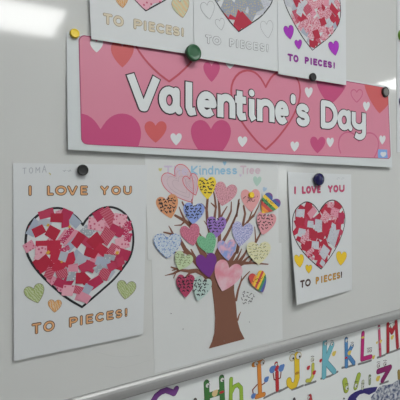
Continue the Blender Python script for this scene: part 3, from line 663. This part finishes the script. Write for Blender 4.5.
def kheart(kk, nm, cx, cy, w, h, rot, m, deco, label):
    h0 = 0.0004 + 0.00016 * kk
    bp = heart_px(cx, cy, w, h, rot, 60)
    bw, bh = max(p[0] for p in bp) - min(p[0] for p in bp), max(p[1] for p in bp) - min(p[1] for p in bp)
    sc_ = 1.0 if nm.endswith('pale') else ((w / bw) * (h / bh)) ** .5
    w, h = w * sc_, h * sc_
    bp = heart_px(cx, cy, w, h, rot, 60)
    cx += cx - (max(p[0] for p in bp) + min(p[0] for p in bp)) / 2; cy += cy - (max(p[1] for p in bp) + min(p[1] for p in bp)) / 2
    yf = lambda x, z: -0.0009 - h0
    q = heart(cx, cy, w, h, rot, yf, 44); c = P(cx, cy, yf)
    mb = MB(yf); mb.poly(q, 0.0, m, thick=0.00014)
    # a small dab of glue holds each heart to the poster
    o = mb.build('paper_heart', None, (c[0], yf(0, 0), c[1])); tag(o, label, 'heart', KG)
    if deco == 'line':
        m2 = MB(yf); m2.stroke(q, .0014, .0001, RDE, closed=True); m2.build('red_outline', o)
        m3 = MB(yf)
        for f in (.72, .45):
            qq = heart(cx, cy, w * f, h * f, rot, yf, 44); m3.stroke(qq, .0007, .00008, ink('inner_line', 180, 160, 168), closed=True)
        m3.build('inner_line', o)
    elif deco == 'blue':
        m2 = MB(yf); n = len(q)
        for k_ in range(0, n, 2): m2.stroke([q[k_], q[(k_ + 1) % n]], .0014, .0001, BLUP)
        scribble(m2, cx, cy - 2, w * .7, h * .6, rot, 4, .0009, .0001, BLUP, yf); m2.build('blue_pen_mark', o)
    elif deco:
        m2 = MB(yf); sw, pn = {'text': (.0017, BLK), 'fine': (.0010, PEN), 'few': (.0010, BLK)}[deco]
        scribble(m2, cx, cy - h * .08, w * .8, h * (.7 if deco != 'few' else .3), rot * .6 - 6, {'text': 5, 'fine': 5, 'few': 2}[deco], sw, .0001, pn, yf); m2.build('handwriting', o)
    return o
for kk, q in enumerate(KH): kheart(kk, *q)
# two rainbow hearts, striped in different directions
kk = len(KH)
kheart(kk, 'rainbow', 271, 202.8, 19, 21, 38, mat_bands('rainbow_wedges', RB[3:] + [RB[2], RB[3], RB[1], RB[0]], .9, .052), 'few', 'rainbow heart at the upper right, turned on its side')
kheart(kk + 1, 'rainbow', 257.6, 281.4, 17.5, 22, -20, mat_bands('rainbow_stripes', [RB[5], RB[4], RB[3], RB[5], RB[3], RB[2], RB[1], RB[0]], -.55, .046), 'few', 'rainbow striped heart at the lower right beside the trunk')

# ------------------------------------------------------------------ magnets
def magnet(c, y0, r, d, m, label, face=None, dome=.0):
    """round button magnet lying against the sheet at depth y0"""
    prof = [(0, 0), (r * .97, 0), (r, .0008), (r, d * .7), (r * .97, d * .86), (r * .9, d * .96), (r * .8, d)]
    prof += [(r * .74, d * .93), (r * .4, d * .93), (0, d * .93)] if not dome else [(r * .6, d + dome * .5), (r * .3, d + dome * .9), (0, d + dome)]
    n = 36; mb = MB()
    rings = []
    for rr, dd in prof:
        if rr == 0: rings.append([mb.raw((c[0], y0 - dd, c[1]))])
        else: rings.append([mb.raw((c[0] + rr * math.cos(2 * math.pi * k / n), y0 - dd, c[1] + rr * math.sin(2 * math.pi * k / n))) for k in range(n)])
    for a, b2 in zip(rings, rings[1:]):
        for k in range(n):
            k2 = (k + 1) % n
            if len(a) == 1: mb.face((a[0], b2[k2], b2[k]), m)
            elif len(b2) == 1: mb.face((a[k], a[k2], b2[0]), m)
            else: mb.face((a[k], a[k2], b2[k2], b2[k]), m)
    o = mb.build('round_magnet', None, (c[0], y0, c[1]), smooth=True); tag(o, label, 'magnet', 'round magnets')
    bx = bmesh.new(); bx.from_mesh(o.data); bmesh.ops.recalc_face_normals(bx, faces=bx.faces[:]); bx.to_mesh(o.data); bx.free()
    if face:
        m2 = MB(); m2.yf = lambda x, z: y0 - d * .93
        m2.disc(c, r * .72, .0003, face, 30); m2.build('metal_face', o)
    return o
def plas(n, c, ro=.35): return mat('plastic_' + n, rgb(*c), ro, .03, 30, spec=.5)
def mg(px, py, y0, r, d, m, label, **k):
    yy = lambda x, z: y0 - d * .7
    return magnet(P(px, py, yy), y0, r, d, m, label, **k)
mg(75, 33.2, -.0010, .0072, .006, plas('yellow', (232, 200, 40)), 'yellow round magnet at the upper left corner of the pink banner')
mg(194, 52.5, -.0088, .0150, .008, plas('green', (22, 84, 48)), 'large dark green round magnet at the bottom edge of the top left card')
mg(313.3, 77, -.0092, .0088, .006, plas('black', (22, 23, 24), .5), 'small black round magnet between the purple lettered card and the banner')
mg(83, 170, -.0030, .0088, .006, plas('black', (22, 23, 24), .5), 'black round magnet at the top of the left card')
mg(319.6, 179.4, -.0050, .0138, .008, plas('navy', (26, 22, 74), .18), 'glossy navy blue round magnet on top of the right card', dome=.003)
mg(385.8, 92, -.0014, .0125, .006, plas('dark_metal', (40, 38, 36)), 'dark rimmed silver round magnet at the upper right corner of the banner', face=mat('steel_face', (.2, .195, .185, 1), .4, .3, 160, metal=.4))
mg(251.8, 195, -.0024, .0060, .005, plas('yellow', (232, 200, 40)), 'small yellow round magnet on the salmon pink heart')

# ------------------------------------------------------------------ sheet at the right edge
YS = lambda x, z: -0.0011
ex = P(397, 60, YS)[0]; z1 = P(397, 152, YS)[1]
ps = thing('poster', (ex + .1, -.0011, z1), 'plain white poster sheet at the right edge of the picture', 'poster')
sheet('paper_sheet', [(ex, z1 + .42), (ex + .297, z1 + .42), (ex + .297, z1), (ex, z1)], YS, PAPER, ps, 4, 6)
mg(403.6, 35, -.0014, .0150, .008, plas('lime', (122, 170, 48)), 'lime green round magnet on the sheet at the right edge')
mg(404.4, 101, -.0014, .0140, .008, plas('violet', (92, 70, 150)), 'violet round magnet on the sheet at the right edge')

# ------------------------------------------------------------------ alphabet frieze on the wall below the rail
FY = WY - .0006
YF = lambda x, z: FY
fr = thing('alphabet_frieze', (.6, FY, .66), 'white alphabet frieze of colourful letters with faces below the whiteboard rail', 'poster')
sheet('paper_sheet', [(-.1, ZB - .0250), (1.3, ZB - .0250), (1.3, .66), (-.1, .66)], YF, mat('frieze_paper', rgb(222, 226, 225), .4, .015, 20), fr, 6, 4)
def fp(pts): return [P(x, y, YF) for x, y in pts]
EYE = ink('eye_white', 206, 208, 204)
def fletter(strokes, w, c, eyes=(), hands=(), limbs=(), shadow=None, bands=()):
    col = ink('frieze_%d_%d_%d' % c, *c); dk = ink('friezed_%d_%d_%d' % c, *[int(v * .72) for v in c])
    mb = MB(YF); sc = px2m(strokes[0][0][0]); w *= 1.16; eyes = [(x, y, r * 1.2) for x, y, r in eyes]; hands = [(x, y, r * 1.15, c2) for x, y, r, c2 in hands]
    if shadow: mb.stroke(fp(shadow), 2.2 * sc, .0002, ink('printed_shadow', 122, 124, 124))
    for l in limbs: mb.stroke(fp(l), 1.3 * sc, .0003, ink('limb', 120, 44, 40))
    for s_ in strokes:
        q = fp(s_); mb.stroke(q, w * sc, .0004, dk); mb.stroke(q, (w - 1.1) * sc, .0006, col)
    for x, y, c2 in bands: mb.disc(P(x, y, YF), w * .48 * sc, .0007, ink('band_%d_%d_%d' % c2, *c2), 10, w * .22 * sc)
    o = mb.build('letter', fr)
    for x, y, r, c2 in hands:
        m2 = MB(YF); m2.disc(P(x, y, YF), r * sc, .0008, ink('hand_%d_%d_%d' % c2, *c2), 12); m2.disc(P(x + r * .5, y - r * .6, YF), r * sc * .55, .0009, ink('hand_%d_%d_%d' % c2, *c2), 10); m2.build('hand', o)
    for x, y, r in eyes:
        m2 = MB(YF); p = P(x, y, YF); m2.disc(p, r * sc, .0010, dk, 14); m2.disc(p, r * sc * .84, .0011, EYE, 14)
        m2.disc(P(x + r * .25, y + r * .2, YF), r * sc * .32, .0012, BLACK, 10); m2.stroke(fp([(x - r * .7, y - r * 1.35), (x, y - r * 1.6), (x + r * .7, y - r * 1.45)]), .5 * sc, .0010, BLACK); m2.build('eye', o)
    return o
YH = (214, 190, 90); BH = (92, 128, 188); RH_ = (186, 50, 60)
fletter([[(176.3, 388.6), (174, 393.2), (171, 391.8), (166, 390), (161, 391.8), (156, 396), (152, 403), (151, 412), (155, 421), (164, 424), (172, 418), (174, 411), (166, 411)]], 5.2, (112, 62, 132), eyes=[(158, 410, 2)])
fletter([[(206.2, 382.5), (207.6, 412)], [(221.4, 377.6), (222.6, 407)], [(207, 396), (222, 391.5)]], 5.6, (66, 120, 62), eyes=[(207.4, 385.2, 2.3), (222, 379.6, 2.2)], hands=[(214.6, 393.2, 3, (214, 190, 140))], bands=[(206.8, 396.6, RH_), (221.6, 392, RH_)])
fletter([[(231, 379), (230.4, 405)], [(231.4, 392), (234, 386.5), (238, 384.6), (241, 388), (241.4, 403)]], 4, (150, 184, 66))
fletter([[(258.8, 363), (260, 395)], [(256.4, 396.6), (263.6, 394.4)], [(253.6, 364.6), (262, 361.8)]], 4.6, (214, 136, 58), eyes=[(255.8, 363.6, 2.4), (262.2, 362.4, 2.4)], hands=[(253, 396, 2.4, BH), (266, 379.4, 2.6, BH)],
        limbs=[[(257, 384.5), (252.4, 389.8), (253.4, 395)], [(262, 384.6), (264.6, 383), (265.6, 380)]], shadow=[(264, 398), (272, 394), (281, 390)])
fletter([[(276.8, 372.5), (277.2, 389.5)], [(276, 363.6), (276.4, 366)]], 4, (186, 50, 54), hands=[(272, 369.4, 3.3, BH), (281, 368, 3.3, BH), (276.2, 368.4, 2.4, RH_)], limbs=[[(273, 373), (274, 379.4), (276, 380)], [(281, 371), (280.4, 377.6), (278, 379)]], eyes=[(276.2, 364.4, 1.5)],
        shadow=[(279, 391.6), (284, 389), (287.6, 387)])
fletter([[(296.6, 355), (297, 378), (295, 384.6), (291.6, 386), (289, 383.4), (288.8, 380.4)]], 6, (222, 190, 50), eyes=[(292, 357.4, 3.2), (298.4, 355.6, 3.2)], bands=[(297, 373, (176, 130, 40))], shadow=[(292, 389.6), (298, 387.6), (303, 385.4)])
fletter([[(312.8, 364.5), (312.6, 376), (310, 380.4), (306.8, 380.6)]], 3.6, (196, 194, 80), hands=[(308, 367.8, 1.9, RH_), (313.8, 372.6, 2.0, RH_)], eyes=[(312.2, 359.6, 1.9)], shadow=[(305, 385), (310, 383.4), (315.6, 381.4)])
fletter([[(324.6, 342.6), (323.8, 376.4)], [(332, 344.6), (325.2, 361.4), (334, 371.4)]], 5.6, (112, 178, 192), eyes=[(325.4, 343.4, 1.8), (331.6, 343.8, 1.8)], hands=[(333.6, 353.6, 2.3, YH), (320.4, 360.6, 1.6, RH_)], shadow=[(321, 378.6), (330, 376), (337.6, 371.6)])
fletter([[(346, 339.2), (346.3, 366)], [(352, 345.6), (347.4, 354.4), (353.6, 362.8)]], 4.4, (82, 134, 186), eyes=[(346.2, 340.6, 1.6), (351.8, 345, 1.6)], hands=[(349, 352.8, 2.1, YH)], bands=[(346.2, 357.6, RH_)], shadow=[(342, 367.8), (348.6, 366.6), (354.6, 364.8)])
fletter([[(362.8, 333.2), (361.8, 359.2), (370.6, 356.6)]], 4.4, (184, 42, 118), eyes=[(368, 350.8, 1.5), (370.4, 350.4, 1.5)], hands=[(373.2, 357.2, 1.7, YH)], bands=[(362.6, 337.4, YH)], shadow=[(358.4, 364.2), (365, 362.4), (371, 360.4)])
fletter([[(378.8, 326), (380.2, 355)]], 3.2, (206, 92, 126), eyes=[(378.6, 328, 1.4)], hands=[(380.4, 341.4, 1.5, YH), (376.6, 342.6, 1.1, YH)], bands=[(379.6, 349, RH_)], shadow=[(377.4, 357.6), (381, 356.4), (385, 354.8)])
fletter([[(387.7, 324), (387.8, 351)], [(395.8, 321), (397.4, 347)], [(388, 325.4), (391.8, 332.4), (396, 323.4)]], 4.2, (170, 40, 52), eyes=[(389.6, 326, 1.4), (393.4, 324.6, 1.4)], hands=[(391.8, 337.4, 2, YH)], shadow=[(386, 353.6), (393, 351.4), (400, 348.6)])
# second row: small green figures and a plum coloured letter
for pts, w, c, e in (([(344.6, 381), (346.2, 389.6)], 6.4, (166, 182, 74), [(346.6, 387.6, 2.2)]), ([(358.6, 375.4), (357, 381), (355.4, 387)], 5.6, (160, 180, 70), [(355.6, 385.4, 2.1)]),
                     ([(362.8, 381.6), (362.4, 388)], 3.6, (196, 202, 178), [(362.4, 386, 1.6)]), ([(369.6, 376), (369.6, 383.4)], 3.2, (150, 164, 130), [(369.6, 378, 1.4)])):
    fletter([pts], w, c, eyes=e)
fletter([[(378, 371.4), (390, 367.2), (382.2, 380.4)]], 5.2, (134, 32, 98), eyes=[(378.2, 365.4, 2), (384.6, 363.8, 2)], hands=[(377.6, 378.6, 2.5, YH)], shadow=[(380, 384), (388, 381.4)])
fletter([[(309.8, 396), (310.6, 401)]], 4, (184, 60, 66), eyes=[(308.4, 397.6, 1.6)]); fletter([[(294, 399), (295, 404)]], 3, (70, 70, 74)); fletter([[(195, 399.6), (196, 405)]], 3.4, (84, 78, 76))
fletter([[(398.6, 371.6), (399, 378)]], 4, (150, 130, 66))
mb = MB(YF); mb.poly(fp([(346.6, 402), (348.6, 397), (351, 394.4), (355, 391.8), (362.5, 388.8), (370, 387.4), (377.5, 386.6), (375.4, 391.4), (369, 394.8), (364, 393.2), (359.5, 394.4), (356, 398.4), (357, 402)]), .0004, ink('navy_print', 52, 44, 112)); mb.build('printed_cloud', fr)
mb = MB(YF); mb.poly(fp([(375.4, 391.6), (379, 387), (383, 385), (388, 384.6), (392, 383.6), (396, 381), (401, 378.4), (406, 378), (408, 404), (372, 404), (370.6, 397)]), .0005,
                     mat_mix('speckled_print', rgb(62, 74, 112), rgb(200, 204, 208), 'noise', 110, .38, .62)); mb.build('printed_cloud', fr)
mb = MB(YF); scribble(mb, 343.6, 398, 5, 4, -20, 1, .0022, .0004, BLACK, YF); mb.build('pen_mark', fr)
